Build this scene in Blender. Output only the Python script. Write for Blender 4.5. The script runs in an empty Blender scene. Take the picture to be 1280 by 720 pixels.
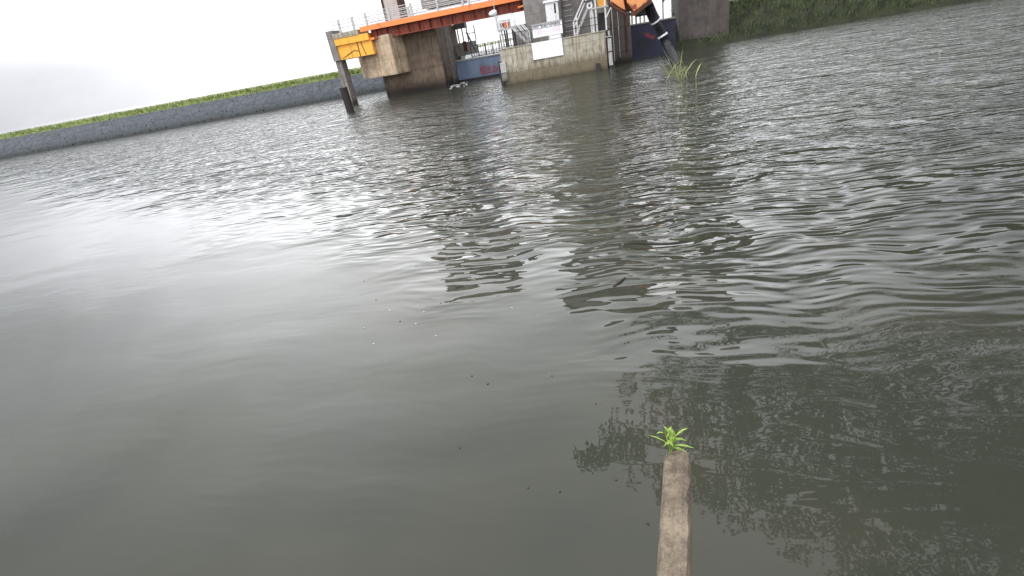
import bpy, bmesh, math, random
from math import sin, cos, radians as R, pi
from mathutils import Vector, Matrix, noise
random.seed(7)
S = bpy.context.scene
col = S.collection

# ------------------------------------------------------------------ camera
H = 4.2
yaw, pitch, roll, F = R(14), R(26.4), R(10.5), 626.0
fw0 = Vector((-sin(yaw), cos(yaw), 0)); rt0 = Vector((cos(yaw), sin(yaw), 0)); up0 = Vector((0, 0, 1))
VD = fw0*cos(pitch) - up0*sin(pitch); UD = fw0*sin(pitch) + up0*cos(pitch)
RC = rt0*cos(roll) - UD*sin(roll); UC = UD*cos(roll) + rt0*sin(roll)
cam = bpy.data.objects.new('camera', bpy.data.cameras.new('camera')); col.objects.link(cam)
cam.matrix_world = Matrix(((RC.x, UC.x, -VD.x, 0), (RC.y, UC.y, -VD.y, 0), (RC.z, UC.z, -VD.z, H), (0, 0, 0, 1)))
cam.data.sensor_width = 36; cam.data.lens = 36*F/1280
cam.data.clip_start = 0.05; cam.data.clip_end = 5000
S.camera = cam

def at(x, y, Y):
    """survey helper: where the sight line of a measured photo point meets the upright plane at distance Y"""
    d = VD*F + RC*(x-640) - UC*(y-360)
    return Vector((0, 0, H)) + d*(Y/d.y)
def atz(x, y, z=0.0):
    d = VD*F + RC*(x-640) - UC*(y-360)
    return Vector((0, 0, H)) + d*((z-H)/d.z)

# ------------------------------------------------------------------ node helper
class NT:
    def __init__(s, tree): s.t = tree; s.n = tree.nodes; s.l = tree.links
    def node(s, typ, **kw):
        n = s.n.new(typ)
        for k, v in kw.items(): setattr(n, k, v)
        return n
    def put(s, sock, v):
        if hasattr(v, 'is_linked') or hasattr(v, 'links'): s.l.new(v, sock)
        else: sock.default_value = v
    def math(s, op, a, b=0.0, c=0.0, clamp=False):
        n = s.node('ShaderNodeMath', operation=op, use_clamp=clamp)
        for i, v in enumerate((a, b, c)): s.put(n.inputs[i], v)
        return n.outputs[0]
    def vmath(s, op, a, b):
        n = s.node('ShaderNodeVectorMath', operation=op); s.put(n.inputs[0], a); s.put(n.inputs[1], b)
        return n.outputs['Value'] if op == 'DOT_PRODUCT' else n.outputs[0]
    def ramp(s, v, a, b, lo=0.0, hi=1.0):
        n = s.node('ShaderNodeMapRange', interpolation_type='SMOOTHSTEP'); s.put(n.inputs[0], v)
        for i, k in enumerate((a, b, lo, hi)): s.put(n.inputs[1+i], k)
        return n.outputs[0]
    def mix(s, f, a, b):
        n = s.node('ShaderNodeMix', data_type='RGBA'); s.put(n.inputs[0], f)
        s.put(n.inputs[6], a if hasattr(a, 'links') else (*a, 1)); s.put(n.inputs[7], b if hasattr(b, 'links') else (*b, 1))
        return n.outputs[2]
    def noise(s, vec, scale, detail=4, rough=.55, dist=0.0, size=(1, 1, 1), off=(0, 0, 0), rot=0.0):
        m = s.node('ShaderNodeMapping'); s.l.new(vec, m.inputs[0])
        m.inputs['Scale'].default_value = size; m.inputs['Location'].default_value = off; m.inputs['Rotation'].default_value = (0, 0, rot)
        n = s.node('ShaderNodeTexNoise'); s.l.new(m.outputs[0], n.inputs['Vector'])
        n.inputs['Scale'].default_value = scale; n.inputs['Detail'].default_value = detail
        n.inputs['Roughness'].default_value = rough; n.inputs['Distortion'].default_value = dist
        return n.outputs[0]

# ------------------------------------------------------------------ world: overcast, made brighter ahead, with grey added at the sides
W = bpy.data.worlds.new('World'); S.world = W; W.use_nodes = True
T = NT(W.node_tree); T.n.clear()
SUN_EL, SUN_AZ = R(42), R(236)
g = T.node('ShaderNodeTexCoord').outputs['Generated']
sep = T.node('ShaderNodeSeparateXYZ'); T.l.new(g, sep.inputs[0]); dz = sep.outputs[2]
absz = T.math('ABSOLUTE', dz)
cloud = T.noise(g, 3.0, 5, .55, .3)
cl = T.math('SUBTRACT', cloud, .5)
# overcast brightest ahead over the locks; side sky greyed to darken the flanking water
ahead = T.vmath('DOT_PRODUCT', g, tuple(fw0))
sidew = T.vmath('DOT_PRODUCT', g, tuple(rt0))
cl2 = T.math('SUBTRACT', T.noise(g, 2.0, 6, .55, .5, size=(1, 1, 2.4), off=(4, 1, 2)), .5)
sw = T.math('ABSOLUTE', T.math('ADD', sidew, T.math('MULTIPLY', cl2, .18)))
gap = T.math('MULTIPLY', T.ramp(sw, .88, .22), T.ramp(ahead, -.35, .35))
bright = T.math('MULTIPLY', T.math('ADD', T.ramp(absz, .40, .85, 0.0, -2.2), T.ramp(absz, .05, .19, 1.2, 4.3)), T.math('ADD', T.math('MULTIPLY', cl, .35), 1.0))
dark = T.math('MULTIPLY', T.math('ADD', T.math('MULTIPLY', absz, .45), .50), T.math('ADD', T.math('MULTIPLY', cl2, 1.3), 1.0))
back = T.ramp(T.vmath('DOT_PRODUCT', g, (0.1, -1.0, 0.0)), .05, .6)
dark = T.math('ADD', dark, T.math('MULTIPLY', back, 1.3))
lum = T.math('ADD', T.math('MULTIPLY', gap, bright), T.math('MULTIPLY', T.math('SUBTRACT', 1.0, gap), dark))
tint = T.mix(gap, (.95, .97, 1.05), (.985, .99, 1.02))
vm = T.node('ShaderNodeVectorMath', operation='SCALE'); T.l.new(tint, vm.inputs[0]); T.l.new(lum, vm.inputs['Scale'])
bg1 = T.node('ShaderNodeBackground'); T.l.new(vm.outputs[0], bg1.inputs[0]); bg1.inputs[1].default_value = 1.0
sky = T.node('ShaderNodeTexSky', sky_type='NISHITA'); sky.sun_disc = False; sky.sun_elevation = SUN_EL; sky.sun_rotation = SUN_AZ
sky.dust_density = 6; sky.air_density = 1.5
bg2 = T.node('ShaderNodeBackground'); T.l.new(sky.outputs[0], bg2.inputs[0]); bg2.inputs[1].default_value = .05
add = T.node('ShaderNodeMixShader'); add.inputs[0].default_value = .04; T.l.new(bg1.outputs[0], add.inputs[1]); T.l.new(bg2.outputs[0], add.inputs[2])
out = T.node('ShaderNodeOutputWorld'); T.l.new(add.outputs[0], out.inputs[0])

sl = bpy.data.lights.new('sun', 'SUN'); sl.energy = 1.4; sl.angle = R(12); sl.color = (1, .97, .92)
so = bpy.data.objects.new('sun', sl); col.objects.link(so)
sd = Vector((sin(SUN_AZ)*cos(SUN_EL), cos(SUN_AZ)*cos(SUN_EL), sin(SUN_EL)))
so.rotation_euler = sd.to_track_quat('Z', 'Y').to_euler(); so.location = (0, -10, 40)
S.view_settings.view_transform = 'Standard'; S.view_settings.look = 'None'
S.view_settings.exposure = 0.18; S.view_settings.gamma = 1; S.view_settings.use_curve_mapping = False

# ------------------------------------------------------------------ materials
MATS = {}
def new_mat(name, rough=.7, metal=0.0):
    m = bpy.data.materials.new(name); m.use_nodes = True
    t = NT(m.node_tree); b = t.n['Principled BSDF']
    b.inputs['Roughness'].default_value = rough; b.inputs['Metallic'].default_value = metal
    p = t.node('ShaderNodeNewGeometry').outputs['Position']
    MATS[name] = m
    return m, t, b, p
def bump(t, b, h, dist, strength=1.0):
    n = t.node('ShaderNodeBump'); n.inputs['Distance'].default_value = dist; n.inputs['Strength'].default_value = strength
    t.l.new(h, n.inputs['Height']); t.l.new(n.outputs[0], b.inputs['Normal'])
def simple(name, c, c2=None, scale=3.0, rough=.6, metal=0.0, lo=.4, hi=.65, size=(1, 1, 1), bd=0.0):
    m, t, b, p = new_mat(name, rough, metal)
    c2 = c2 or tuple(v*.7 for v in c)
    n = t.noise(p, scale, 6, .6, size=size)
    t.l.new(t.mix(t.ramp(n, lo, hi), c, c2), b.inputs['Base Color'])
    if bd: bump(t, b, n, bd)
    return m
def concrete(name, light, dirty, wet, top=1.9, streak=.55, tide=.55):
    m, t, b, p = new_mat(name, .85)
    sp = t.node('ShaderNodeSeparateXYZ'); t.l.new(p, sp.inputs[0]); z = sp.outputs[2]
    n1 = t.noise(p, 1.3, 8, .65); st = t.noise(p, 1.0, 6, .7, 0.2, size=(3.2, 3.2, .35)); fine = t.noise(p, 14, 6, .7)
    c = t.mix(t.ramp(n1, .38, .66), light, tuple(v*.66 for v in light))
    c = t.mix(t.math('MULTIPLY', t.ramp(st, .50, .66), streak), c, dirty)
    c = t.mix(t.math('MULTIPLY', t.ramp(fine, .55, .75), .35), c, tuple(v*1.5 for v in light))
    zz = t.math('ADD', z, t.math('MULTIPLY', t.math('SUBTRACT', st, .5), 3.2))
    c = t.mix(t.math('MULTIPLY', t.ramp(zz, top, top-.9), .8), c, dirty)
    zw = t.math('ADD', z, t.math('MULTIPLY', t.math('SUBTRACT', n1, .5), .9))
    c = t.mix(t.ramp(zw, tide+.25, tide-.45), c, wet)
    for ax, pitch_, w_ in ((2, 1.55, .022), (0, 3.1, .012)):
        fr_ = t.math('FRACT', t.math('ADD', t.math('MULTIPLY', sp.outputs[ax], 1/pitch_), .37))
        c = t.mix(t.math('MULTIPLY', t.math('LESS_THAN', fr_, w_), .55), c, wet)
    rs = t.noise(p, 1.0, 4, .6, size=(1.6, 1.6, .12), off=(9, 9, 9))
    c = t.mix(t.math('MULTIPLY', t.ramp(rs, .60, .72), .5), c, (.16, .075, .03))
    t.l.new(c, b.inputs['Base Color']); bump(t, b, t.math('ADD', fine, n1), .03)
    return m
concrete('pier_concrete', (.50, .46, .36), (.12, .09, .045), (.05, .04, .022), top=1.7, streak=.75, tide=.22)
concrete('stained_shaded_pier_concrete', (.20, .15, .105), (.07, .045, .028), (.022, .016, .012), top=1.6, streak=.8, tide=.8)  # brown stain, with the shade under the bridge also put into the colour
concrete('tan_pier_concrete', (.52, .40, .27), (.20, .12, .07), (.03, .02, .015), top=1.2, streak=.7)  # lighter tan concrete of the corbel
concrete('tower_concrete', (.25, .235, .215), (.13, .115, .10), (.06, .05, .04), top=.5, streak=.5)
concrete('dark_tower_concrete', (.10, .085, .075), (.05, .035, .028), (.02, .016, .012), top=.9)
concrete('revetment_concrete', (.085, .10, .115), (.05, .06, .062), (.025, .03, .03), top=1.4, streak=.4)
simple('orange_paint', (.92, .27, .07), (.42, .12, .045), 1.0, .45, lo=.55, hi=.72, size=(1.6, 1.6, .5))
simple('red_brown_paint', (.30, .050, .018), (.13, .03, .015), 1.6, .6, size=(2, 2, .6))
simple('yellow_paint', (.95, .45, .05), (.45, .20, .04), 1.0, .5, lo=.5, hi=.8, size=(2.2, 2.2, .5))
simple('rust_orange', (.72, .30, .11), (.20, .05, .02), 1.3, .7, lo=.5, hi=.64)
simple('rust_dark', (.10, .03, .015), (.04, .015, .01), 2, .8)
simple('black_steel', (.02, .02, .022), (.035, .03, .028), 3, .5)
simple('black_rubber', (.014, .014, .017), (.03, .03, .034), 6, .45)
simple('galvanised', (.55, .54, .52), (.38, .36, .34), 5, .45, metal=.3)
simple('white_metal', (.78, .78, .78), (.62, .62, .62), 4, .45)
simple('sign_white', (.93, .93, .93), (.88, .88, .88), 1.2, .4)
simple('ink_black', (.04, .04, .045), (.07, .07, .07), 8, .6)
simple('ink_pink', (.78, .60, .66), (.84, .68, .73), 8, .6)
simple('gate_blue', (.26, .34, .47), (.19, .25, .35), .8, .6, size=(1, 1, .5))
simple('gate_blue_shade', (.017, .019, .042), (.010, .010, .018), .8, .7)  # gate blue darkened in the colour to stand for deep shadow
simple('ink_red', (.50, .05, .07), (.40, .04, .06), 5, .6)
simple('faded_red', (.16, .02, .03), (.08, .02, .03), 2, .7)
simple('signal_orange', (.85, .22, .08), (.7, .18, .06), 8, .5)
simple('beige_cladding', (.50, .44, .40), (.42, .36, .33), 1.5, .7)
simple('dark_glass', (.02, .022, .028), (.03, .035, .04), 2, .15)
simple('timber_dark', (.03, .02, .018), (.014, .01, .01), 4, .8, size=(3, 3, .4))
simple('grass_top', (.16, .20, .045), (.09, .12, .03), 1.2, .9, bd=.2)
simple('dark_grass', (.026, .032, .014), (.014, .018, .009), .8, .95, bd=.3)
simple('bank_green', (.075, .095, .03), (.02, .028, .012), .9, .8)
simple('mud', (.08, .07, .045), (.05, .045, .03), 1, .9)
simple('leaf', (.035, .065, .014), (.02, .038, .009), 3, .5)
simple('bright_leaf', (.26, .38, .045), (.13, .22, .03), 30, .45)
simple('reed_leaf', (.40, .44, .16), (.26, .28, .10), 6, .6)
simple('bark', (.08, .06, .045), (.04, .03, .022), 6, .9, size=(2, 2, .4))
simple('dead_twig', (.10, .07, .05), (.05, .035, .028), 30, .8)
simple('floating_leaf', (.05, .04, .02), (.02, .018, .012), 20, .7)
simple('pale_fleck', (.60, .60, .52), (.45, .45, .38), 20, .7)
m = MATS['revetment_concrete']; t = NT(m.node_tree); b = t.n['Principled BSDF']
p = t.node('ShaderNodeNewGeometry').outputs['Position']
vo = t.node('ShaderNodeTexVoronoi', feature='DISTANCE_TO_EDGE'); vo.inputs['Scale'].default_value = .9; t.l.new(p, vo.inputs['Vector'])
old = b.inputs['Base Color'].links[0].from_socket
t.l.new(t.mix(t.math('MULTIPLY', t.ramp(vo.outputs[0], .09, .02), .6), old, (.03, .035, .035)), b.inputs['Base Color'])
# old wall coping: pinkish beige concrete with lichen
m, t, b, p = new_mat('coping_concrete', .9)
n1 = t.noise(p, 9, 8, .7); n2 = t.noise(p, 55, 6, .7); n3 = t.noise(p, 220, 3, .6)
c = t.mix(t.ramp(n1, .35, .65), (.33, .265, .185), (.13, .10, .07))
c = t.mix(t.math('MULTIPLY', t.ramp(n2, .52, .62), .6), c, (.12, .095, .07))
c = t.mix(t.math('MULTIPLY', t.ramp(n3, .60, .72), .7), c, (.6, .57, .5))
t.l.new(c, b.inputs['Base Color']); bump(t, b, t.math('ADD', n2, t.math('MULTIPLY', n3, .3)), .012)

# water: turbid, mirror-like, calm close to the wall and choppy towards the piers
m, t, b, p = new_mat('river_water', .012)
b.inputs['IOR'].default_value = 1.333
sp = t.node('ShaderNodeSeparateXYZ'); t.l.new(p, sp.inputs[0]); px, py = sp.outputs[0], sp.outputs[1]
mur = t.noise(p, .35, 4, .5)
t.l.new(t.mix(t.ramp(mur, .35, .65), (.038, .042, .031), (.046, .048, .034)), b.inputs['Base Color'])
wv = t.node('ShaderNodeTexNoise'); wv.inputs['Scale'].default_value = .5; wv.inputs['Detail'].default_value = 1; t.l.new(p, wv.inputs['Vector'])
wo = t.node('ShaderNodeVectorMath', operation='SCALE'); t.l.new(wv.outputs['Color'], wo.inputs[0]); wo.inputs['Scale'].default_value = .9
q = t.vmath('ADD', p, wo.outputs[0])
big = t.noise(q, 1.0, 0, .5, 0, size=(.30, .95, 1), rot=R(-8))
mid = t.noise(q, 1.0, 1, .45, 0, size=(1.0, 3.3, 1), off=(3, 7, 0), rot=R(-20))
fin = t.noise(q, 1.0, 2, .5, 0, size=(3.0, 8, 1), off=(11, 2, 0), rot=R(-2))
area = t.noise(p, .22, 2, .5, off=(5, 5, 0))
reach = t.math('ADD', t.math('ADD', py, t.math('MULTIPLY', px, .55)), t.math('MULTIPLY', t.math('SUBTRACT', area, .5), 8.0))
m_mid = t.ramp(reach, 5.0, 13.5); m_fin = t.ramp(reach, 8, 24.0)
h = t.math('MULTIPLY', big, t.math('ADD', t.math('MULTIPLY', m_mid, .20), .022))
h = t.math('ADD', h, t.math('MULTIPLY', mid, t.math('ADD', t.math('MULTIPLY', m_mid, .195), .0045)))
h = t.math('ADD', h, t.math('MULTIPLY', fin, t.math('ADD', t.math('MULTIPLY', m_fin, .055), .0007)))
bump(t, b, h, 1.0)

# ------------------------------------------------------------------ mesh helpers
class MB:
    def __init__(s): s.b = bmesh.new()
    def box(s, x0, x1, y0, y1, z0, z1):
        v = [s.b.verts.new((x, y, z)) for x in (x0, x1) for y in (y0, y1) for z in (z0, z1)]
        for f in ((0, 1, 3, 2), (4, 6, 7, 5), (0, 4, 5, 1), (2, 3, 7, 6), (0, 2, 6, 4), (1, 5, 7, 3)): s.b.faces.new([v[i] for i in f])
        return s
    def prism(s, pts, y0, y1):            # polygon in XZ extruded along Y
        a = [s.b.verts.new((p[0], y0, p[1])) for p in pts]; c = [s.b.verts.new((p[0], y1, p[1])) for p in pts]
        s.b.faces.new(a); s.b.faces.new(c[::-1])
        for i in range(len(a)): j = (i+1) % len(a); s.b.faces.new((a[j], a[i], c[i], c[j]))
        return s
    def plan(s, pts, z0, z1):             # polygon in XY extruded up
        a = [s.b.verts.new((p[0], p[1], z0)) for p in pts]; c = [s.b.verts.new((p[0], p[1], z1)) for p in pts]
        s.b.faces.new(a[::-1]); s.b.faces.new(c)
        for i in range(len(a)): j = (i+1) % len(a); s.b.faces.new((a[i], a[j], c[j], c[i]))
        return s
    def bar(s, p, q, w=.05, d=None, n=4):
        p, q = Vector(p), Vector(q); d = d or w; ax = (q-p).normalized()
        u = ax.cross(Vector((0, 0, 1)) if abs(ax.z) < .9 else Vector((0, 1, 0))).normalized(); v = ax.cross(u)
        A, B = [], []
        for i in range(n):
            a = 2*pi*(i+.5)/n; k = 1.414 if n == 4 else 1
            o = u*cos(a)*w/2*k + v*sin(a)*d/2*k
            A.append(s.b.verts.new(p+o)); B.append(s.b.verts.new(q+o))
        s.b.faces.new(A[::-1]); s.b.faces.new(B)
        for i in range(n): j = (i+1) % n; s.b.faces.new((A[i], A[j], B[j], B[i]))
        return s
    def tube(s, pts, rad, n=10):
        pts = [Vector(p) for p in pts]; rings = []
        rad = rad if isinstance(rad, (list, tuple)) else [rad]*len(pts)
        for i, p in enumerate(pts):
            ax = (pts[min(i+1, len(pts)-1)]-pts[max(i-1, 0)]).normalized()
            u = ax.cross(Vector((0, 1, 0.01)) if abs(ax.y) < .9 else Vector((1, 0, 0))).normalized(); v = ax.cross(u)
            rings.append([s.b.verts.new(p+(u*cos(2*pi*k/n)+v*sin(2*pi*k/n))*rad[i]) for k in range(n)])
        s.b.faces.new(rings[0]); s.b.faces.new(rings[-1][::-1])
        for a, c in zip(rings, rings[1:]):
            for k in range(n): j = (k+1) % n; s.b.faces.new((a[k], c[k], c[j], a[j]))
        return s
    def leaf(s, base, dr, ln, w, side, bend=.3):
        dr = Vector(dr).normalized(); side = Vector(side); side = (side - dr*side.dot(dr)).normalized()
        prev = None
        for i, ww in enumerate((.35, 1, .8, .05)):
            k = i/3; p = Vector(base) + dr*ln*k - Vector((0, 0, 1))*ln*bend*k*k
            a, c = s.b.verts.new(p+side*w*ww/2), s.b.verts.new(p-side*w*ww/2)
            if prev: s.b.faces.new((prev[0], prev[1], c, a))
            prev = (a, c)
        return s
    def build(s, name, mat, parent=None, bevel=0.0, smooth=False):
        bmesh.ops.recalc_face_normals(s.b, faces=s.b.faces)
        me = bpy.data.meshes.new(name); s.b.to_mesh(me); s.b.free()
        me.materials.append(MATS[mat]); o = bpy.data.objects.new(name, me); col.objects.link(o)
        if parent:
            o.parent = parent
            me.transform(Matrix.Translation(-wloc(parent)))
        if bevel:
            md = o.modifiers.new('bevel', 'BEVEL'); md.width = bevel; md.segments = 2; md.limit_method = 'ANGLE'
        if smooth:
            for f in me.polygons: f.use_smooth = True
        return o
def wloc(o):
    v = Vector(o.location)
    while o.parent: o = o.parent; v += Vector(o.location)
    return v
def tag(o, label=None, cat=None, group=None, kind=None):
    for k, v in (('label', label), ('category', cat), ('group', group), ('kind', kind)):
        if v: o[k] = v
    return o
def thing(name, loc, label, cat, group=None):
    o = bpy.data.objects.new(name, None); o.location = loc; o.empty_display_size = .2; col.objects.link(o)
    return tag(o, label, cat, group)
def text(name, s, size, loc, mat, parent, align='CENTER', xs=1.0, depth=.01):
    cu = bpy.data.curves.new(name, 'FONT'); cu.body = s; cu.size = size; cu.align_x = align; cu.align_y = 'CENTER'; cu.extrude = depth
    tmp = bpy.data.objects.new(name, cu); col.objects.link(tmp)
    dg = bpy.context.evaluated_depsgraph_get(); dg.update()
    me = bpy.data.meshes.new_from_object(tmp.evaluated_get(dg)); bpy.data.objects.remove(tmp)
    me.transform(Matrix.Translation(Vector(loc)-wloc(parent)) @ Matrix.Rotation(R(90), 4, 'X') @ Matrix.Diagonal((xs, 1, 1, 1)))
    me.materials.clear(); me.materials.append(MATS[mat])
    o = bpy.data.objects.new(name, me); col.objects.link(o); o.parent = parent
    return o

# ------------------------------------------------------------------ setting: water, banks
b_ = MB(); v = [b_.b.verts.new(p) for p in ((-1500, -60, 0), (1500, -60, 0), (1500, 3000, 0), (-1500, 3000, 0))]; b_.b.faces.new(v)
tag(b_.build('water', 'river_water'), kind='structure')
b_ = MB(); v = [b_.b.verts.new(p) for p in ((-1500, -60, -3), (1500, -60, -3), (1500, 3000, -3), (-1500, 3000, -3))]; b_.b.faces.new(v)
tag(b_.build('river_bed', 'mud'), kind='structure')
def bank(name, rows, profile, mat, amp=.15):
    """strip of ground: rows = (x, y) along the foot, profile = (back, z) across"""
    bm = MB(); grid = []
    for i, (x, y, dx, dy) in enumerate(rows):
        grid.append([bm.b.verts.new((x+dx*bk, y+dy*bk, z + (amp*noise.noise(Vector((x*.4, bk*.5, z))) if z > .3 else 0))) for bk, z in profile])
    for a, c in zip(grid, grid[1:]):
        for k in range(len(profile)-1): bm.b.faces.new((a[k], c[k], c[k+1], a[k+1]))
    return tag(bm.build(name, mat, smooth=True), kind='structure')
# left: sloping concrete revetment with a grassy levee crown
LX = [(-20.6 - i*2.2, 76.5 - i*.28, 0, 1) for i in range(60)]
bank('revetment', LX, [(0, -1), (.2, 0), (4.2, 2.75), (4.3, 2.78)], 'revetment_concrete', .04)
bank('levee', LX, [(4.29, 2.7), (4.6, 3.05), (7, 3.35), (30, 3.3), (200, 2.5)], 'grass_top', .25)
# right: dark overgrown bank curving towards the camera outside the picture
RX = [(6.9 + i*1.8, 58.5 + i*.05, .1, 1) for i in range(60)]
bank('right_bank', RX, [(0, -1), (.1, .0), (1.5, 1.2), (3.5, 2.5), (6, 3.2), (40, 3.4)], 'dark_grass', .4)
RBK = [(8, -25), (9, -8), (10.4, 2), (11.4, 8), (19, 14.5), (30, 22), (60, 40), (110, 60)]
RB = [(a_[0]+(c_[0]-a_[0])*k/6, a_[1]+(c_[1]-a_[1])*k/6, 1, -.4) for a_, c_ in zip(RBK, RBK[1:]) for k in range(6)]
bank('near_bank', RB, [(0, -1), (.3, .1), (2, 1.6), (6, 2.4), (60, 2.6)], 'dark_grass', .3)

random.seed(31)
def tufts(name, n, fn, hmin, hmax, w, mat, label, cat):
    b_ = MB()
    for i in range(n):
        x, y, z = fn(); a = random.uniform(0, 6.28)
        b_.leaf((x, y, z-.1), (cos(a)*.4, sin(a)*.4, 1), random.uniform(hmin, hmax), w, (1, .2*sin(a), 0), .35)
    return tag(b_.build(name, mat), label, cat, kind='stuff')
tufts('levee_grass', 3500, lambda: (lambda u: (-21-u*126, 80.9+u*126/2.2*-.28+random.uniform(-.2, 2.5), 2.95+random.uniform(0, .3)))(random.random()**1.4), .35, 1.2, .12, 'grass_top', 'uneven green grass along the crown of the left levee', 'grass')
tufts('revetment_weeds', 1200, lambda: (lambda u, k: (-21-u*126, 77.0+u*126/2.2*-.28+k*4, .15+k*2.65))(random.random()**1.2, random.choice((0, random.random(), 1))), .2, .9, .16, 'dark_grass', 'dark weeds growing in the joints of the left revetment', 'weeds')
def rb_():
    u = random.random()*70; bk = random.uniform(.4, 7)
    return (7+u+.1*bk, 58.5+u/36+bk, min(3.1, bk*.72))
tufts('bank_weeds', 16000, rb_, .3, 1.3, .06, 'bank_green', 'rough dark weeds covering the right river bank', 'weeds')
# ------------------------------------------------------------------ middle pier
PY, PT = 51.5, 3.13
XL, XR = at(630, 100, PY).x, at(757, 41, PY).x
pier = thing('concrete_pier', (-4.8, PY+2, 0), 'weathered lock pier carrying the white signs and stairs, pale concrete with brown streaks', 'pier')
MB().box(XL, XR, PY, 76, -2.8, PT).build('pier_wall', 'pier_concrete', pier, bevel=.06)
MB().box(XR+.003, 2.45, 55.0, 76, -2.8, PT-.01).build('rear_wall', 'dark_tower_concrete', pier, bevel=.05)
MB().box(XL-.05, XR+.05, PY-.05, PY+.35, PT+.002, PT+.10).build('edge_kerb', 'pier_concrete', pier, bevel=.02)
# fender channels on both front corners
f = MB(); f.box(XL-.30, XL-.002, PY-.12, PY+.30, -1, 2.2); f.build('fender', 'black_steel', pier, bevel=.02)
for z0, z1 in ((1.15, 2.05), (.35, 1.1)):
    MB().box(XL-.12, XL+.42, PY-.2, PY-.005, z0, z1).build('fender_plate', 'galvanised' if z0 > 1 else 'tower_concrete', pier, bevel=.02)
f = MB(); f.box(XR+.15, XR+.62, PY-.06, PY+.5, -1, 2.9); f.build('fender', 'black_steel', pier, bevel=.02)
for z0, z1 in ((1.45, 2.5), (.25, 1.35)):
    MB().box(XR+.12, XR+.46, PY-.2, PY-.063, z0, z1).build('fender_plate', 'galvanised', pier, bevel=.02)
MB().box(XR-.02, XR+.5, PY-.12, PY+.1, 2.62, 2.70).bar((XR+.3, PY, 2.7), (XR+.3, PY, 3.15), .22, n=8).build('bollard', 'galvanised', pier)
q = at(747, 76, PY); MB().box(q.x-.2, q.x+.2, PY-.14, PY-.003, -.4, .62).build('drain_pipe', 'black_steel', pier, bevel=.02)
# gate towers
tx0, tx1 = at(657, 30, 54).x, at(699, 22, 54).x
MB().box(tx0, tx1+.2, 54, 58, PT+.001, 22).build('tower_column', 'tower_concrete', pier, bevel=.05)
MB().box(tx1+.205, .6, 56, 60, PT+.001, 22).build('tower_wall', 'tower_concrete', pier, bevel=.05)
MB().box(.61, 2.44, 55.05, 60.5, PT+.001, 21.9).build('tower_column', 'dark_tower_concrete', pier, bevel=.05)
MB().box(tx0-1.6, tx0-.01, 55, 59, PT+.001, 5.0).build('gate_guide', 'tower_concrete', pier, bevel=.1)
MB().box(tx0-.3, 4.4, 52.6, 62, 22.002, 26.5).build('gate_house', 'beige_cladding', pier, bevel=.05)
MB().box(tx0-.8, 4.9, 52.1, 62.5, 26.503, 27.1).build('roof', 'black_steel', pier)
f = MB()
for i in range(16):
    a = at(708, 43, 55.9).x; z = PT+.5+i*.45
    MB().bar((a-.02, 55.75, z), (a+.77, 55.75, z), .05).bar((a, 55.75, z), (a, 56, z), .05).bar((a+.75, 55.75, z), (a+.75, 56, z), .05).build('rung', 'galvanised', pier)
for k, (dx, w) in enumerate(((.0, .10), (.55, .06), (1.25, .16))):
    MB().bar((.75+dx, 54.9, .3+k*.3), (.75+dx, 54.9, 14), w, n=8).build('pipe', ('beige_cladding', 'galvanised', 'rust_dark')[k], pier)

# ------------------------------------------------------------------ railing builder
def railing(name, pts, h, post_every, mat, root=None, rails=(1.0, .66, .33), pw=.07, rw=.05, label=None, cat='railing', balus=0, group=None):
    own = root is None
    if own: root = thing(name, pts[0], label, cat, group)
    r = MB(); bl = MB(); nb = 0
    for a, c in zip(pts, pts[1:]):
        a, c = Vector(a), Vector(c); L = (c-a).length; n = max(1, round(L/post_every))
        for i in range(n+1):
            if i == 0 and a != Vector(pts[0]): continue
            p = a.lerp(c, i/n); MB().bar(p, p+Vector((0, 0, h)), pw).build('post', mat, root)
        for k in rails: r.bar(a+Vector((0, 0, h*k)), c+Vector((0, 0, h*k)), rw)
        if balus:
            m_ = round(L/balus)
            for i in range(1, m_):
                p = a.lerp(c, i/m_); bl.bar(p+Vector((0, 0, h*.08)), p+Vector((0, 0, h)), rw*.8); nb += 1
    r.build('rails', mat, root)
    if nb: bl.build('balusters', mat, root)
    return root
# thin dark rail on the pier edge
kz = PT+.10
railing('pier_railing', [(at(704, 40, PY+.2).x, PY+.2, kz), (at(748, 36, PY+.2).x, PY+.2, kz)], 1.15, 1.5, 'black_steel', rails=(1.0, .5), pw=.06, rw=.045,
        label='thin dark handrail along the pier edge right of the white signs')
railing('pier_railing', [(XL+.25, PY+.2, kz), (at(665, 50, PY+.2).x, PY+.2, kz)], 1.15, 1.3, 'black_steel', rails=(1.0, .12), pw=.06, rw=.045,
        label='dark balustrade below the control platform at the pier\'s left corner', balus=.28)

# ------------------------------------------------------------------ signs
def panel(root, x0, x1, z0, z1, y, name, mat, t_=.05): return MB().box(x0, x1, y, y+t_, z0, z1).build(name, mat, root, bevel=.008)
sx0, sx1 = at(665, 40, PY-.1).x, at(703, 34, PY-.1).x
zt, zb = at(665, 31, PY-.1).z, at(666, 48, PY-.1).z
sg = thing('opening_hours_sign', ((sx0+sx1)/2, PY-.1, zb), 'white sign board with a row of black characters and pale pink 7時～17時 hours', 'sign')
panel(sg, sx0, sx1, zb, zt, PY-.14, 'board', 'sign_white')
fr = MB(); zr = zt-.42
for z in (zt-.02, zr, zt-.10): fr.box(sx0+.03, sx1-.03, PY-.155, PY-.1425, z-.015, z+.015)
for i in range(7): x = sx0+.12+i*(sx1-sx0-.3)/6; fr.box(x-.012, x+.012, PY-.156, PY-.1425, zr+.02, zt-.12)
fr.box(sx0+.01, sx0+.05, PY-.157, PY-.1425, zb+.02, zt-.04)
fr.build('ruled_lines', 'ink_black', sg)
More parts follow.
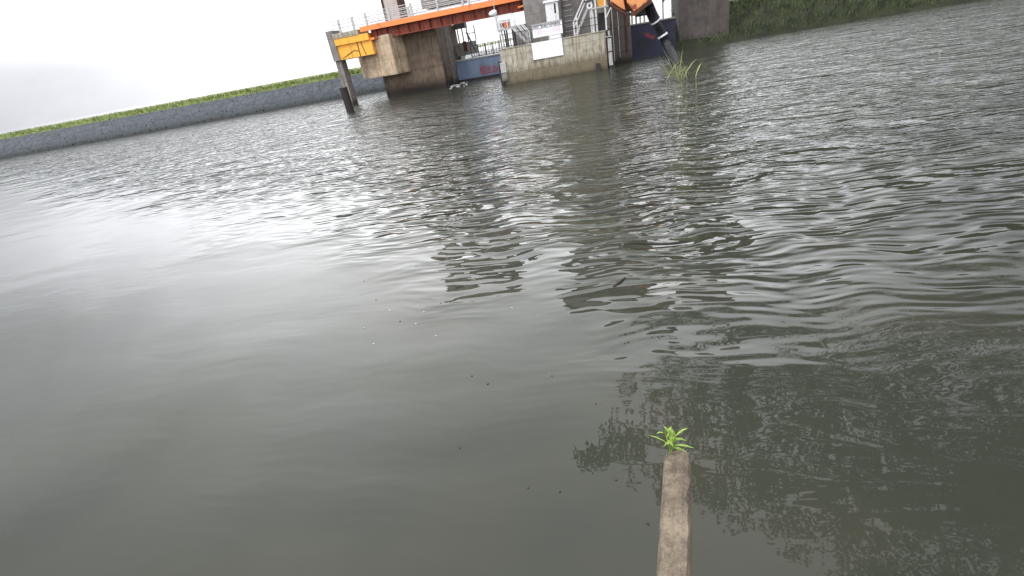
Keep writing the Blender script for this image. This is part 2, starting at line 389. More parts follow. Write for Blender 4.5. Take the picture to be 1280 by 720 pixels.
text('lettering', '閘門操作時間', .29, ((sx0+sx1)/2-.02, PY-.146, zr+.16), 'ink_black', sg, xs=1.42)
text('hours_lettering', '7時～17時', .60, ((sx0+sx1)/2, PY-.146, (zr+zb)/2), 'ink_pink', sg, xs=.92)
for x in (sx0+.25, sx1-.25): MB().box(x-.04, x+.04, PY-.085, PY+.16, zb+.1, zb+.2).build('bracket', 'black_steel', sg)
bx0, bx1 = at(665, 60, PY-.1).x+.0, at(703, 55, PY-.1).x
bt, bb = at(666, 54, PY-.1).z, at(668, 75, PY-.1).z
sg2 = thing('blank_sign', ((bx0+bx1)/2, PY-.1, bb), 'large blank white board hung on the pier face below the hours sign', 'sign')
panel(sg2, bx0, bx1, bb, bt, PY-.12, 'board', 'sign_white')
sc = MB()
for x, z in ((bx0+.12, bb+.3), (bx1-.12, bb+.3), (bx0+.12, bt-.2), (bx1-.12, bt-.2)): MB().bar((x, PY-.13, z), (x, PY-.119, z), .04, n=6).build('screw', 'ink_black', sg2)
MB().bar((bx1+.05, PY-.03, bt-.9), (bx1+.45, PY-.03, bt-1.5), .05).build('stay', 'galvanised', sg2)
a = at(688, 46, PY-.1); c = at(700, 48, PY-.1)
sg3 = thing('name_plate', (a.x, PY-.1, c.z), 'small white plate between the hours sign and the blank board', 'plate')
panel(sg3, a.x, c.x+.05, zb-.30, zb-.06, PY-.11, 'plate', 'sign_white', .03)
fr = MB(); fr.box(a.x+.05, c.x, PY-.115, PY-.1125, zb-.075, zb-.065); fr.build('edge_line', 'ink_black', sg3)
# white cabinet
a = at(684, 25, 53.4); c = at(699, 23, 53.4); wt = at(683, 4, 53.4).z
cb = thing('control_cabinet', ((a.x+c.x)/2, 53.6, PT), 'tall white control cabinet with a dark window slot behind the hours sign', 'cabinet')
MB().box(a.x-.05, c.x, 53.4, 53.95, PT+.003, wt).build('cabinet_body', 'white_metal', cb, bevel=.02)
MB().box(a.x-.2, c.x+.12, 53.25, 54-.01, wt+.002, wt+.22).build('cap', 'white_metal', cb, bevel=.02)
MB().box(c.x-.38, c.x-.2, 53.385, 53.398, wt-.95, wt-.15).build('window_slot', 'dark_glass', cb)
MB().box(c.x-.34, c.x-.26, 53.385, 53.398, wt-1.5, wt-1.1).build('vent', 'galvanised', cb)

# ------------------------------------------------------------------ left control platform and stair
px0, px1 = at(622, 35, 52.3).x, at(642, 32, 52.3).x
pz = at(632, 36, 52.3).z
st = thing('platform_stair', ((px0+px1)/2, 52.5, PT), 'grey steel stair climbing left from the signs to a railed platform on posts', 'stairs')
MB().box(px0, px1, 51.9, 53.3, pz-.12, pz).build('platform', 'galvanised', st, bevel=.015)
for x in (px0+.15, px0+.65, px1-.15):
    for y in (52.0, 53.2): MB().bar((x, y, PT), (x, y, pz-.12), .13).build('leg', 'black_steel' if x > px0+.3 else 'white_metal', st)
fx, fz = at(661, 47, 52.3).x, PT
n = 8
for i in range(n):
    k = (i+.5)/n; x = px1+(fx-px1)*k; z = pz+(fz-pz)*k
    tr = MB(); tr.box(x-.17, x+.17, 51.95, 53.0, z-.03, z+.03); tr.box(x+.13, x+.17, 51.95, 53.0, z-.28, z-.031); tr.build('tread', 'galvanised', st)
for y in (51.9, 53.05): MB().bar((px1, y, pz-.1), (fx, y, fz+.02), .06, .24).build('stringer', 'galvanised', st)
for y in (51.88, 53.07):
    MB().bar((px1, y, pz+1.15), (fx, y, fz+1.15), .075).bar((px1, y, pz+.6), (fx, y, fz+.6), .075).build('handrail', 'white_metal', st)
    for k in (0, 1): x = px1+(fx-px1)*k; z = pz+(fz-pz)*k; MB().bar((x, y, z), (x, y, z+1.15), .08).build('post', 'white_metal', st)
pr = [(px1, 51.9, pz), (px0, 51.9, pz), (px0, 53.3, pz), (px1, 53.3, pz)]
railing('x', pr, 1.15, .45, 'white_metal', root=st, rails=(1.0, .5), pw=.06, rw=.07)
a = at(617, 17, 52.0)
fl = thing('floodlight', (px0-.1, 52, pz+1.0), 'round white lamp head on a thin mast at the platform\'s left edge', 'lamp')
b_ = MB(); b_.tube([(px0-.55, 52, a.z-.02), (px0-.42, 52, a.z), (px0-.2, 52, a.z+.02), (px0+.05, 52, a.z+.06), (px0+.2, 52, a.z+.08)], [.10, .20, .26, .27, .16], 14); b_.build('lamp_head', 'white_metal', fl, smooth=True)
MB().bar((px0, 52.15, pz), (px0, 52.15, a.z+.12), .09).bar((px0, 52.15, a.z), (px0, 52.15, a.z+3.2), .05).build('mast', 'galvanised', fl)
a = at(634, 26, 52.1)
bx = thing('control_box', (a.x, 52.1, pz), 'grey equipment box with an orange panel on the raised platform', 'control box')
MB().box(px0+.25, px1-.35, 52.2, 52.9, pz+.004, pz+.75).build('housing', 'galvanised', bx, bevel=.03)
MB().box(px1-.88, px1-.42, 52.10, 52.19, pz+.12, pz+.55).build('orange_panel', 'signal_orange', bx)
MB().box(px0+.35, px0+.85, 52.17, 52.197, pz+.2, pz+.5).build('gauge', 'ink_black', bx)

# ------------------------------------------------------------------ right stair and viewing platform
sx, ex = at(719, 36, 53).x, at(742, 0, 53).x
st2 = thing('tower_stair', (sx, 53, PT), 'grey steel stair rising to the right beside the pier tower', 'stairs')
n = 12; ez = 8.2; exx = sx+ (ez-PT)*.62
for i in range(n):
    k = (i+.5)/n; x = sx+(exx-sx)*k; z = PT+(ez-PT)*k
    tr = MB(); tr.box(x-.14, x+.14, 52.6, 53.5, z-.03, z+.03); tr.box(x-.14, x-.1, 52.6, 53.5, z-.3, z-.031); tr.build('tread', 'galvanised', st2)
for y in (52.55, 53.55):
    MB().bar((sx, y, PT+.02), (exx, y, ez), .05, .22).build('stringer', 'galvanised', st2)
    MB().bar((sx-.1, y, PT+1.2), (exx, y, ez+1.2), .08).bar((sx-.1, y, PT+.75), (exx, y, ez+.75), .06).build('handrail', 'white_metal', st2)
    MB().bar((sx-.1, y, PT), (sx-.1, y, PT+1.2), .09).bar((sx+.2, y, PT), (sx+.2, y, PT+1.6), .08).build('post', 'white_metal', st2)
vx0, vx1 = at(741, 30, 52.2).x, at(757, 20, 52.2).x
vz = at(750, 8, 52.2).z
vp = thing('viewing_platform', ((vx0+vx1)/2, 52.2, PT), 'pale steel platform frame on tall posts at the pier\'s right corner', 'platform')
for x in (vx0, vx0+.35, vx1):
    for y in (51.95, 53.2): MB().bar((x, y, PT+.1), (x, y, vz+1.6), .12).build('post', 'white_metal', vp)
MB().box(vx0-.15, vx1+.5, 51.85, 53.3, vz-.12, vz).build('deck', 'galvanised', vp)
MB().bar((vx1, 51.9, vz-1.0), (vx1+.6, 51.9, vz-.1), .10).build('brace', 'white_metal', vp)
MB().bar((vx0, 51.9, vz+.6), (vx1, 51.9, vz+.6), .06).bar((vx0, 51.9, vz+1.1), (vx1, 51.9, vz+1.1), .06).build('rails', 'white_metal', vp)
MB().box(vx0+.5, vx1-.1, 52.9, 53.1, PT+.1, vz-.5).build('dark_screen', 'black_steel', vp)
MB().box(vx0+.55, vx1+.15, 52.5, 52.9, vz+.003, vz+1.4).build('tan_box', 'yellow_paint', vp, bevel=.02)
a = at(737, 7, 52.3)
cc = thing('signal_lamp', (a.x, 52.3, PT), 'round white lamp with a dark centre on a slim post beside the tower stair', 'lamp')
MB().bar((a.x, 52.3, PT+.1), (a.x, 52.3, a.z), .09).bar((a.x+.25, 52.3, PT+.1), (a.x+.25, 52.3, a.z-.5), .07).build('post', 'white_metal', cc)
MB().bar((a.x, 51.95, a.z), (a.x, 52.25, a.z), .55, n=16).build('lamp_head', 'white_metal', cc, smooth=False)
MB().bar((a.x, 51.93, a.z), (a.x, 51.945, a.z), .22, n=12).build('lens', 'ink_black', cc)
MB().box(a.x-.5, a.x+.35, 51.85, 52.4, a.z+.3, a.z+.42).build('hood', 'ink_black', cc)

# ------------------------------------------------------------------ left pier
LY = 60.0
lp = thing('concrete_pier', (-23, 63, 0), 'broad stained pier with an overhanging corbel carrying the orange bridge', 'pier')
def lx(x, y, Y=LY): return at(x, y, Y).x
cz = at(495, 93, 59.0).z
P1 = at(462, 101, 60.2); P2 = at(497, 92, 58.6); P3 = at(512, 88, 60.6); P0 = at(452, 90, 62.5)
topz = 6.55
MB().plan([(P0.x, 62.6), (P1.x, 60.2), (P2.x, 58.6), (P3.x, 60.6), (P3.x, 66), (P0.x, 66)], cz, topz).build('corbel', 'tan_pier_concrete', lp, bevel=.05)
S0 = at(480, 120, 61.2).x; S1 = at(556, 90, 61.5).x
MB().plan([(S0, 62.2), (S0+1.2, 61.2), (S1, 61.2), (S1, 70), (S0, 70)], -2.8, cz-.003).build('stem', 'stained_shaded_pier_concrete', lp, bevel=.08)
MB().box(P3.x+.004, S1-.004, 61.21, 70, cz, topz-.02).build('upper_wall', 'stained_shaded_pier_concrete', lp, bevel=.04)
MB().box(S1-.8, S1+.04, 64.5, 66.9, -2.8, 6.6).build('gate_guide', 'tower_concrete', lp, bevel=.04)
MB().box(S1-.3, S1+.02, 61.6, 62.3, -1, 5.5).build('fender', 'black_steel', lp)
a = at(588, 57, 68.3).x
MB().box(S1-.6, a, 68.3, 72, 2.9, at(580, 53, 68.3).z).build('machine_plinth', 'tower_concrete', lp, bevel=.05)
MB().box(S1+1.5, a-.9, 68.15, 68.295, 3.4, 4.5).build('dark_panel', 'rust_dark', lp)  # dark slab standing slightly proud of the plinth face
# gate tower of the left pier (its columns stand over the bridge)
c0, c1 = at(480, 8, 66).x, at(497, 5, 66).x
MB().box(c0, c1, 66, 68, 6.6, 24).build('tower_column', 'beige_cladding', lp, bevel=.04)
for x in (c0-.12, c1+.12): MB().box(x-.11, x+.11, 65.9, 68.1, 6.6, 24).build('column_flange', 'rust_dark', lp)
gx1 = at(572, 0, 66).x
MB().box(gx1-4.6, gx1+.2, 66.3, 70, at(565, 4, 66.3).z, 24).build('tower_wall', 'tower_concrete', lp)
MB().box(c0-1, gx1+1, 64.5, 70.5, 24.003, 28).build('gate_house', 'beige_cladding', lp)
MB().box(c0-1.5, gx1+1.5, 64, 71, 28.003, 28.5).build('roof', 'black_steel', lp)

# far pumphouse wall glimpsed over the bridge railing
# ------------------------------------------------------------------ gate 1
GY = 67.0
g1x0, g1x1 = S1-.75, XL+.5-.6
gz = at(578, 76, GY).z
gt = thing('lock_gate', ((g1x0+g1x1)/2, GY, 0), 'blue grey steel lock gate with red 幅8.0m lettering between the two piers', 'gate')
g1r = XL-.02
MB().box(g1x0, g1r, GY, GY+.35, -1.5, gz).build('gate_panel', 'gate_blue', gt, bevel=.02)
MB().box(g1x0, g1r, GY-.12, GY+.5, gz+.002, gz+.14).build('top_beam', 'galvanised', gt)
MB().box(g1x0, g1r, GY-.08, GY-.003, -.3, .22).build('bottom_beam', 'black_steel', gt)
for i in range(7):
    x = g1x0+.8+i*1.5; MB().box(x-.02, x+.02, GY-.012, GY-.003, .5, gz-.05).build('seam', 'gate_blue', gt)
a = at(603, 89, GY-.02); hgt = abs(at(610, 83, GY).z-at(612, 96, GY).z)
c = at(624.5, 87, GY-.02)
text('lettering', '幅8.0m', hgt*.95, (a.x-.35, GY-.03, a.z), 'ink_red', gt, 'LEFT', xs=.86)
rl = railing('gate_railing', [(at(590, 70, GY+.2).x, GY+.2, gz+.15), (g1r-.1, GY+.2, gz+.15)], 1.35, .95, 'black_steel', rails=(1.0, .06), pw=.10, rw=.07, balus=.32,
             label='black balustrade along the top of the blue grey lock gate')
# small machine and ladder frame on the left plinth
mz = at(580, 53, 68.3).z
mx = at(566, 45, 69).x
mc = thing('gate_hoist', (mx+1, 69, mz), 'dark hoist motor and steel frame on the plinth behind the left pier', 'machine')
MB().box(mx+.4, mx+1.8, 68.8, 70, mz+1.6, mz+3.2).build('motor_housing', 'black_steel', mc, bevel=.05)
for x in (mx+.1, mx+.7, mx+1.3, mx+1.9): MB().bar((x, 69, mz), (x, 69, mz+1.7), .12).build('leg', 'black_steel', mc)
MB().bar((mx+2.0, 69, mz+.9), (mx+2.9, 69, mz+.9), .08).bar((mx+2.9, 69, mz), (mx+2.9, 69, mz+1.7), .1).build('side_rail', 'black_steel', mc)
lx0 = at(583, 40, 68.6)
ld = thing('inclined_ladder', (lx0.x, 68.6, 0), 'black inclined ladder from the left plinth down to the gate walkway', 'ladder')
e = at(595, 66, 68.2)
for o_ in (0, .45): MB().bar((lx0.x, 68.3+o_, lx0.z), (e.x, 68.3+o_, e.z), .09).build('stringer', 'black_steel', ld)
f = MB()
for i in range(9): p_ = Vector((lx0.x, 68.3, lx0.z)).lerp(Vector((e.x, 68.3, e.z)), i/9); MB().bar(p_, p_+Vector((0, .45, 0)), .05).build('rung', 'black_steel', ld)

# ------------------------------------------------------------------ orange bridge
BY = 58.6
A0, A1 = at(449, 35, BY), at(615, -1, BY)
zt_, zb_ = (A0.z+A1.z)/2, (at(449, 41, BY).z+at(615, 7, BY).z)/2
bx0_, bx1_ = A0.x, at(657, 5, BY).x
br = thing('girder_bridge', ((bx0_+bx1_)/2, BY+1.5, zb_), 'orange painted steel girder footbridge spanning from the left pier to the tower', 'bridge')
MB().box(bx0_, bx1_, BY, BY+.12, zb_, zt_).build('edge_beam', 'orange_paint', br, bevel=.02)
gb = at(600, 23, BY+.7).z
MB().box(bx0_+.9, bx1_, BY+.75, BY+.87, gb, zb_+.1).build('web_girder', 'red_brown_paint', br)
MB().box(bx0_+.9, bx1_, BY+.5, BY+1.15, gb-.09, gb-.002).build('bottom_flange', 'red_brown_paint', br)
MB().box(bx0_+.02, bx1_, BY+.125, BY+3.2, zb_+.15, zt_-.02).build('deck', 'red_brown_paint', br)
MB().box(bx0_+.9, bx1_, BY+2.6, BY+2.72, gb, zb_+.1).build('web_girder', 'red_brown_paint', br)
x = bx0_+1.6
while x < bx1_: MB().box(x-.03, x+.03, BY+.45, BY+.745, gb+.005, zb_+.12).build('stiffener', 'red_brown_paint', br); x += 1.25
MB().box(bx0_+.3, bx0_+1.3, BY+.2, BY+1.1, gb-.05, gb+.18).build('bearing', 'orange_paint', br)
b_ = MB(); b_.tube([(bx1_-.9, BY+.4, gb+.3), (bx1_-.25, BY+.4, gb+.35), (bx1_+.05, BY+.4, gb+.7), (bx1_+.1, BY+.4, zt_)], .12, 8); b_.build('drain_pipe', 'orange_paint', br, smooth=True)
for yy in (BY+.06, BY+3.1):
    pz0 = zt_+.002
    for x in [at(v, 20, BY).x for v in ((456, 486, 515.5, 549, 581, 614, 647) if yy < BY+1 else (500, 581, 647))]:
        MB().box(x-.11, x+.11, yy-.07, yy+.07, pz0, pz0+1.25).build('railing_post', 'galvanised', br, bevel=.01)
    r = MB()
    for hh in (1.2, .82, .45, .2): r.bar((bx0_+.05, yy+.09, pz0+hh), (bx1_, yy+.09, pz0+hh), .08)
    r.build('rails', 'galvanised', br)
# yellow approach girder resting on the corbel, ending on a dark abutment
yx1 = at(466, 60, BY+.2).x; yx0 = at(421, 60, BY+.2).x
yt, ybm, yb = at(440, 45, BY+.2).z, at(440, 54, BY+.2).z, at(440, 73, BY+.2).z
yg = thing('approach_girder', ((yx0+yx1)/2, BY+1, yb), 'bright yellow box girder end resting on the left pier corbel', 'girder')
MB().box(yx0, yx1-.1, BY+.02, BY+2.4, ybm, yt).build('top_flange', 'yellow_paint', yg, bevel=.03)
MB().box(yx0, yx1+.0, BY+.25, BY+2.2, yb, ybm-.003).build('web', 'yellow_paint', yg, bevel=.03)
MB().box(yx0, at(447, 40, BY).x, BY-.05, BY+3.0, yt+.003, at(440, 38, BY).z).build('deck_kerb', 'pier_concrete', yg, bevel=.03)
cx_ = yx1-1.7
cr = MB(); cr.bar((cx_, BY+.235, yb+.05), (cx_, BY+.235, ybm-.05), .07); cr.bar((cx_+.7, BY+.235, yb+.1), (cx_+.45, BY+.235, ybm-.05), .06)
cr.bar((cx_-2.2, BY+.235, yb+.15), (cx_-.6, BY+.235, yb+.75), .06); cr.bar((cx_-.6, BY+.235, yb+.75), (cx_, BY+.235, yb+.6), .06); cr.bar((yx0, BY+.235, yb+.0), (yx1, BY+.235, yb+.0), .07)
cr.build('cable', 'black_steel', yg)
kzz = at(440, 38, BY).z+.003
for x in [at(v, 30, BY).x for v in (441, 423)]: MB().box(x-.11, x+.11, BY-.03, BY+.12, kzz, kzz+1.25).build('railing_post', 'galvanised', yg)
r = MB()
for hh in (1.2, .82, .45): r.bar((yx0, BY+.14, kzz+hh), (at(447, 30, BY).x, BY+.14, kzz+hh), .08)
r.build('rails', 'galvanised', yg)
ab = thing('bridge_abutment', (yx0, BY+1.5, 0), 'plain concrete column under the far left end of the approach girder', 'abutment')
MB().box(yx0-.8, yx0-.05, BY+.4, BY+1.7, -2.8, yb-.003).build('column', 'tower_concrete', ab, bevel=.06)
MB().box(yx0-.8, yx0-.005, BY+.1, BY+2.4, yb, yt+.9).build('back_wall', 'tower_concrete', ab, bevel=.04)
# dark timber fender dolphin at the left
dp = atz(441, 140); dtop = at(437, 108, dp.y).z
dl = thing('mooring_dolphin', (dp.x-.4, dp.y, 0), 'dark timber mooring dolphin standing in the water left of the stained pier', 'dolphin')
for i, (ox, oy) in enumerate(((-.1, 0), (-.55, .5))):
    MB().bar((dp.x+ox, dp.y+oy, -2.8), (dp.x+ox*.8-.1, dp.y+oy*.8, dtop), .62, n=12).build('pile', 'timber_dark', dl)

# ------------------------------------------------------------------ right bay
G2 = 58.0
e2 = 6.9
gz2 = at(797, 31, G2).z
gt2 = thing('lock_gate', (4.7, G2, 0), 'blackish blue lock gate, shade put into its colour, with a faded red mark, right of the pier', 'gate')
MB().box(2.5, e2, G2, G2+.4, -1.5, gz2).build('gate_panel', 'gate_blue_shade', gt2, bevel=.02)
MB().box(2.5, e2, G2-.1, G2+.5, gz2+.003, gz2+.12).build('top_beam', 'tower_concrete', gt2)
a = at(811, 45, G2)
MB().prism([(a.x-.55, a.z+.25), (a.x-.1, a.z+.38), (a.x+.15, a.z+.1), (a.x+.65, a.z-.05), (a.x+.5, a.z-.4), (a.x+.1, a.z-.22), (a.x-.2, a.z-.05)], G2-.012, G2-.003).build('red_mark', 'faded_red', gt2)
for i in range(4):
    x = at(790+i*5.2, 26, G2+.2).x
    o = MB(); o.box(x-.09, x+.09, G2+.1, G2+.3, gz2+.13, gz2+1.7); o = o.build('handrail_post', 'pier_concrete'); o.location = (0, 0, 0)
    tag(o, 'pale upright post standing on top of the shade-darkened lock gate', 'post', 'pale posts on the shade-darkened gate')
MB_ = MB(); MB_.box(2.6, 7.4, 59.2, 62.5, 8.2, 9.0)  # unseen slab added above the bay to shade the gate
rp = thing('concrete_pier', (11, 60, 0), 'dark bank side pier at the far right end of the lock', 'pier')
MB_.build('added_shade_slab', 'dark_tower_concrete', rp)
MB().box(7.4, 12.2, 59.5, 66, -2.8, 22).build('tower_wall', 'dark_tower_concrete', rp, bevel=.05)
MB().box(6.6, 13, 58, 67, 22.003, 26).build('gate_house', 'beige_cladding', rp)
# light pole and beige hut on the right bank
a = at(829, 24, 62); MB_ = thing('lamp_post', (a.x, 62, 0), 'slim pale pole standing on the grassy right bank', 'pole')
MB().bar((a.x, 62, 1.5), (a.x, 62, 11), .16, n=8).build('pole', 'galvanised', MB_)
MB().bar((a.x, 62, 5.9), (a.x+1.3, 62, 6.3), .1).build('arm', 'ink_black', MB_)

# ------------------------------------------------------------------ hanging grab bucket and hose
KY = 46.0
def Z(x, y): v = at(x, y, KY); return (v.x, v.z)
gb_ = thing('grab_bucket', (at(785, 5, KY).x, KY, at(785, 5, KY).z), 'rusty orange steel grab bucket hanging above the right lock bay', 'grab bucket')
def jaw(pts, y0, y1, nm='jaw'):
    P = [Z(*p) for p in pts]
    return MB().prism(P, y0, y1).build(nm, 'rust_orange', gb_, bevel=.05)
jaw([(757, -14), (776, -18), (782, 13), (777, 11), (764, 2)], KY, KY+2.2)
jaw([(780, -20), (816, -26), (813, -1), (792, 15), (784, 4)], KY-.4, KY+2.6)
for pts_ in ([(762, 3), (781, 14.5), (782, 18), (777, 16), (760, 6)], [(789, 15.5), (792, 15.5), (813, -2), (815, 3), (793, 20), (788, 19)]):
    MB().prism([Z(*p_) for p_ in pts_], KY-.6, KY+2.7).build('cutting_edge', 'rust_dark', gb_)
MB().prism([Z(774, -30), Z(783, -30), Z(789, 14), Z(781, 14)], KY+.3, KY+1.9).build('hinge_frame', 'rust_dark', gb_)
hb = at(787, -20, KY)
MB().box(hb.x-1.6, hb.x+1.8, KY+.2, KY+2.0, hb.z, hb.z+1.0).build('head_block', 'rust_orange', gb_, bevel=.1)
for dx in (-.5, .6): MB().bar((hb.x+dx, KY+1.1, hb.z+1), (hb.x+dx, KY+1.1, 23), .07, n=6).build('wire_rope', 'black_steel', gb_)
cj = thing('crane_jib', (1.0, 52, 22.4), 'steel hoisting beam reaching out from the middle gate house above the grab', 'crane')
MB().box(hb.x-.4, hb.x+.4, KY-.5, 52.59, 22.6, 23.4).build('beam', 'rust_orange', cj)
MB().bar((hb.x, KY+.5, 23.4), (hb.x, 52.5, 26.2), .15).build('tie', 'black_steel', cj)
# corrugated suction hose
hs = thing('suction_hose', (0, 0, 0), 'thick black corrugated hose running from the orange grab down into the water', 'hose')
e_ = atz(850, 84); Yh = e_.y
pa = [at(810, 6, KY+1), at(816, 20, KY+1.0), at(825, 38, KY+1.2), at(835, 58, KY+.6)] + [Vector((e_.x, e_.y, -.2)), Vector((e_.x+.5, e_.y, -1.4))]
pts = []
for i in range(len(pa)-1):
    p0, p1, p2, p3 = pa[max(i-1, 0)], pa[i], pa[i+1], pa[min(i+2, len(pa)-1)]
    for k in range(18):
        u = k/18; pts.append(.5*((2*p1)+(p2-p0)*u+(2*p0-5*p1+4*p2-p3)*u*u+(3*p1-p0-3*p2+p3)*u**3))
pts.append(pa[-1])
b_ = MB(); b_.tube(pts, [.27+.09*(i % 2) + (.10 if i < 24 else 0) for i in range(len(pts))], 12); b_.build('hose', 'black_rubber', hs)
for i in (24, 42):
    d_ = (pts[i+1]-pts[i]).normalized(); b_ = MB(); b_.bar(pts[i]-d_*.05, pts[i]+d_*.10, .84, n=14); b_.build('clamp', 'white_metal', hs)
b_ = MB(); b_.box(at(804, 10, KY).x-.55, at(804, 10, KY).x+.75, KY+.8, KY+1.8, at(804, 20, KY).z, at(804, -10, KY).z); b_.build('coupling', 'black_steel', hs, bevel=.1)

# ------------------------------------------------------------------ foam at the lock gate
random.seed(21); b_ = MB()
for i in range(34):
    x, y = random.uniform(561, 584), 0; y = 104.5-(x-562)*.13+abs(random.gauss(0, 1.6)) + (2 if x < 575 else 0)
    p_ = atz(x, y); rr = random.uniform(.04, .15)
    ring = [(p_.x+cos(a_*pi/4)*rr*random.uniform(.6, 1.3), p_.y+sin(a_*pi/4)*rr*random.uniform(.6, 1.3)) for a_ in range(8)]
    b_.plan(ring, -.01, random.uniform(.01, .03))
tag(b_.build('foam', 'sign_white'), 'broken white foam churned up at the foot of the blue grey gate', 'foam', kind='stuff')
# ------------------------------------------------------------------ reed clump in the water right of the lock
rc = atz(849, 99)
b_ = MB()
for i in range(52):
    bs = Vector((rc.x+random.gauss(0, .35), rc.y+random.gauss(0, .35), -.1)); a = random.uniform(2.4, 3.8) if i % 3 else random.uniform(0, 6.28)
    ln = random.uniform(1.6, 3.0); lean = random.uniform(.25, .9)
    b_.leaf(bs, (cos(a)*lean, sin(a)*lean*.5, 1), ln*random.choice((.6, 1, 1)), random.uniform(.03, .07), (sin(a), -cos(a)+.4, 0), random.uniform(.15, .45))
tag(b_.build('reed_clump', 'reed_leaf'), 'pale green reed clump with thin arching blades in front of the black hose', 'reeds')

# ------------------------------------------------------------------ near wall, plant, twig
def edgept(z, x, y): return atz(x, y, z)
WZ = 2.6
k0, k1 = atz(818, 720, WZ), atz(828, 575, WZ)
dr = (k1-k0); dr.z = 0; dr.normalize(); nr = Vector((dr.y, -dr.x, 0))
bm = MB(); rows = []
N = 200; L0, L1 = -2.5, (k1-k0).length+.10; LW = L1-.04
for i in range(N+1):
    s = L0+(L1-L0)*i/N; base = k0+dr*s
    j = lambda f, a, o: a*noise.noise(Vector((s*f, o, 0)))
    pr_ = [(0.012, -5.5), (0.004, WZ-.03+0), (.014+j(9, .010, 1), WZ+j(7, .006, 2)), (.05, WZ+j(12, .006, 3)), (.055+j(5, .004, 5), WZ+.010), (.078, WZ+.012+j(11, .006, 4)), (.098+j(14, .010, 6), WZ+.004), (.108+j(6, .01, 8), WZ-.03), (.108, -5.5)]
    if i > N-6: pr_ = [(w, z-(i-N+6)**2*.0016*(1+noise.noise(Vector((w*40, i*.7, 0)))) if z > 0 else z) for w, z in pr_]
    rows.append([bm.b.verts.new((base.x+nr.x*w, base.y+nr.y*w, z)) for w, z in pr_])
for a, c in zip(rows, rows[1:]):
    for k in range(len(a)-1): bm.b.faces.new((a[k], c[k], c[k+1], a[k+1]))
bm.b.faces.new(rows[0]); bm.b.faces.new(rows[-1][::-1])
tag(bm.build('river_wall', 'coping_concrete'), 'narrow old concrete river wall with lichen at the lower right, ending at a green weed', 'wall')
pp = k0+dr*LW+nr*.03; pp.z = WZ
pl = thing('weed', pp, 'bright green leafy weed sprouting on the end of the narrow concrete wall', 'plant')
random.seed(3)
for s_ in range(4):
    b_ = MB(); a0 = random.uniform(0, 6.28)
    top = pp+Vector((cos(a0)*.02, sin(a0)*.02+.01, random.uniform(.03, .09)))
    b_.bar(pp+Vector((0, 0, -.02)), top, .005, n=5)
    for i in range(5):
        k = i/4; bs = pp.lerp(top, .3+.7*k); a = a0+i*2.3
        b_.leaf(bs, (cos(a)*.8, sin(a)*.8, .5+.8*k), random.uniform(.045, .105), random.uniform(.007, .012), (-sin(a), cos(a), .2), random.uniform(.2, .9))
    b_.build('stem', 'bright_leaf', pl)
for s_ in range(4):
    pass
# bare twigs beside the weed
b_ = MB(); q0 = k0+dr*(LW+.05)+nr*.05; q0.z = WZ
for i in range(4):
    d_ = Vector((-.05-.02*i, .10+.03*i, .05+.015*i)); b_.tube([q0, q0+d_*.5+Vector((.01, 0, .02)), q0+d_], [.0022, .0016, .0007], 5)
tag(b_.build('bare_twig', 'dead_twig'), 'thin bare twigs leaning over the water behind the green weed', 'twig')

# ------------------------------------------------------------------ floating bits
def flat_bit(name, x, y, ln, w, ang, mat, label, cat, group=None):
    p_ = atz(x, y); b_ = MB(); n_ = 9
    ring = []
    for i in range(n_):
        a = 2*pi*i/n_; r_ = 1+.25*random.uniform(-1, 1); u_, v_ = cos(a)*ln/2*r_, sin(a)*w/2*r_
        ring.append((p_.x+u_*cos(ang)-v_*sin(ang), p_.y+u_*sin(ang)+v_*cos(ang)))
    b_.plan(ring, -.004, .008)
    return tag(b_.build(name, mat), label, cat, group)
random.seed(11)
for (x, y) in ((551, 379), (563, 377), (520, 333), (470, 375), (500, 402), (455, 352), (590, 470), (690, 470), (575, 560), (610, 480), (660, 610), (745, 505), (700, 615), (770, 600), (810, 655)):
    flat_bit('floating_leaf', x, y, random.uniform(.02, .035), random.uniform(.012, .02), random.uniform(0, 3), 'floating_leaf',
             'tiny dark leaf scrap floating on the calm near water', 'leaf', 'dark leaf scraps on the calm water')
for (x, y) in ((487, 388), (467, 430), (545, 420), (530, 390), (520, 405), (640, 385), (455, 410)):
    flat_bit('foam_fleck', x, y, .03, .02, 0, 'pale_fleck', 'tiny pale foam fleck on the calm grey water', 'foam fleck', 'pale foam flecks on the calm water')
p0, p1 = atz(767, 358), atz(782, 347)
b_ = MB(); b_.tube([p0+Vector((0, 0, .01)), p0.lerp(p1, .5)+Vector((.02, 0, .03)), p1+Vector((0, 0, .01))], [.02, .025, .01], 6)
tag(b_.build('floating_stick', 'dead_twig'), 'short dark stick floating at a slant in the right middle water', 'stick')

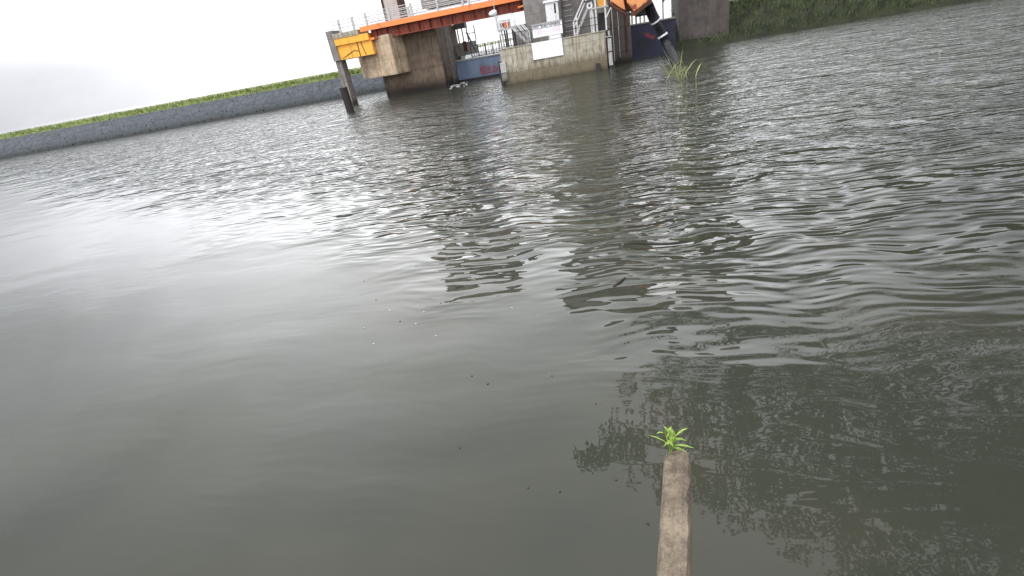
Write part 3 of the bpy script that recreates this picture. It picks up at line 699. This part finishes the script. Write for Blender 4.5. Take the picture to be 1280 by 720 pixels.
# ------------------------------------------------------------------ overhanging tree on the right bank (seen mirrored in the water)
random.seed(5)
tr = thing('broadleaf_tree', (13, 7, 2), 'dark broadleaf tree overhanging the water from the right bank, seen as its reflection', 'tree')
base = Vector((13, 7, 1.0)); fork = Vector((11.3, 8.6, 6.5))
cl = [(.9, 12.8, 5.2, .6), (.2, 12.4, 6.0, .6), (-.4, 11.4, 7.0, .6), (-1.3, 11.0, 7.3, .45), (1.5, 12.4, 5.1, .7), (1.1, 11.6, 6.4, .9), (2.6, 11.4, 6.0, 1.1), (.6, 10.9, 7.7, .8), (2.4, 10.8, 7.8, 1.2),
      (4.0, 12.0, 6.4, 1.3), (4.6, 10.2, 8.0, 1.5), (6.2, 12.0, 7.0, 1.6), (6.8, 9.6, 8.6, 1.7), (8.6, 11.5, 7.2, 1.8), (9.2, 8.4, 9.5, 2.0), (11, 10.5, 8.2, 2.2), (12.5, 7.5, 10.5, 2.4),
      (5.6, 8.2, 10.2, 1.3), (8, 6.6, 11, 1.6), (11, 5, 10, 2.0), (2.9, 13.6, 5.6, .8), (4.2, 13.6, 6.2, 1.0), (6.4, 14.0, 6.8, 1.4), (10, 14, 6.6, 2.0)]
tk = MB(); tk.tube([base, base.lerp(fork, .5)+Vector((.3, -.1, 0)), fork], [.38, .30, .24], 10)
for (x, y, z, r) in cl:
    e = Vector((x, y, z)); m_ = fork.lerp(e, .5)+Vector((0, 0, .7)); tk.tube([fork, m_, e], [.13, .07, .02], 6)
tk.build('trunk', 'bark', tr)
b_ = MB()
for (x, y, z, r) in cl:
    for i in range(int(1700*r*r)):
        d_ = Vector((random.gauss(0, 1), random.gauss(0, 1), random.gauss(0, .6))); d_ = d_.normalized()*r*random.random()**.4*1.15
        if noise.noise((Vector((x, y, z))+d_)*1.5+Vector((3, 1, 2))) < -.02: continue
        a = random.uniform(0, 6.28)
        b_.leaf(Vector((x, y, z))+d_, (cos(a), sin(a), random.uniform(-.6, .3)), random.uniform(.09, .17), .06, (-sin(a), cos(a), random.uniform(-.4, .4)), .2)
b_.build('crown', 'leaf', tr)
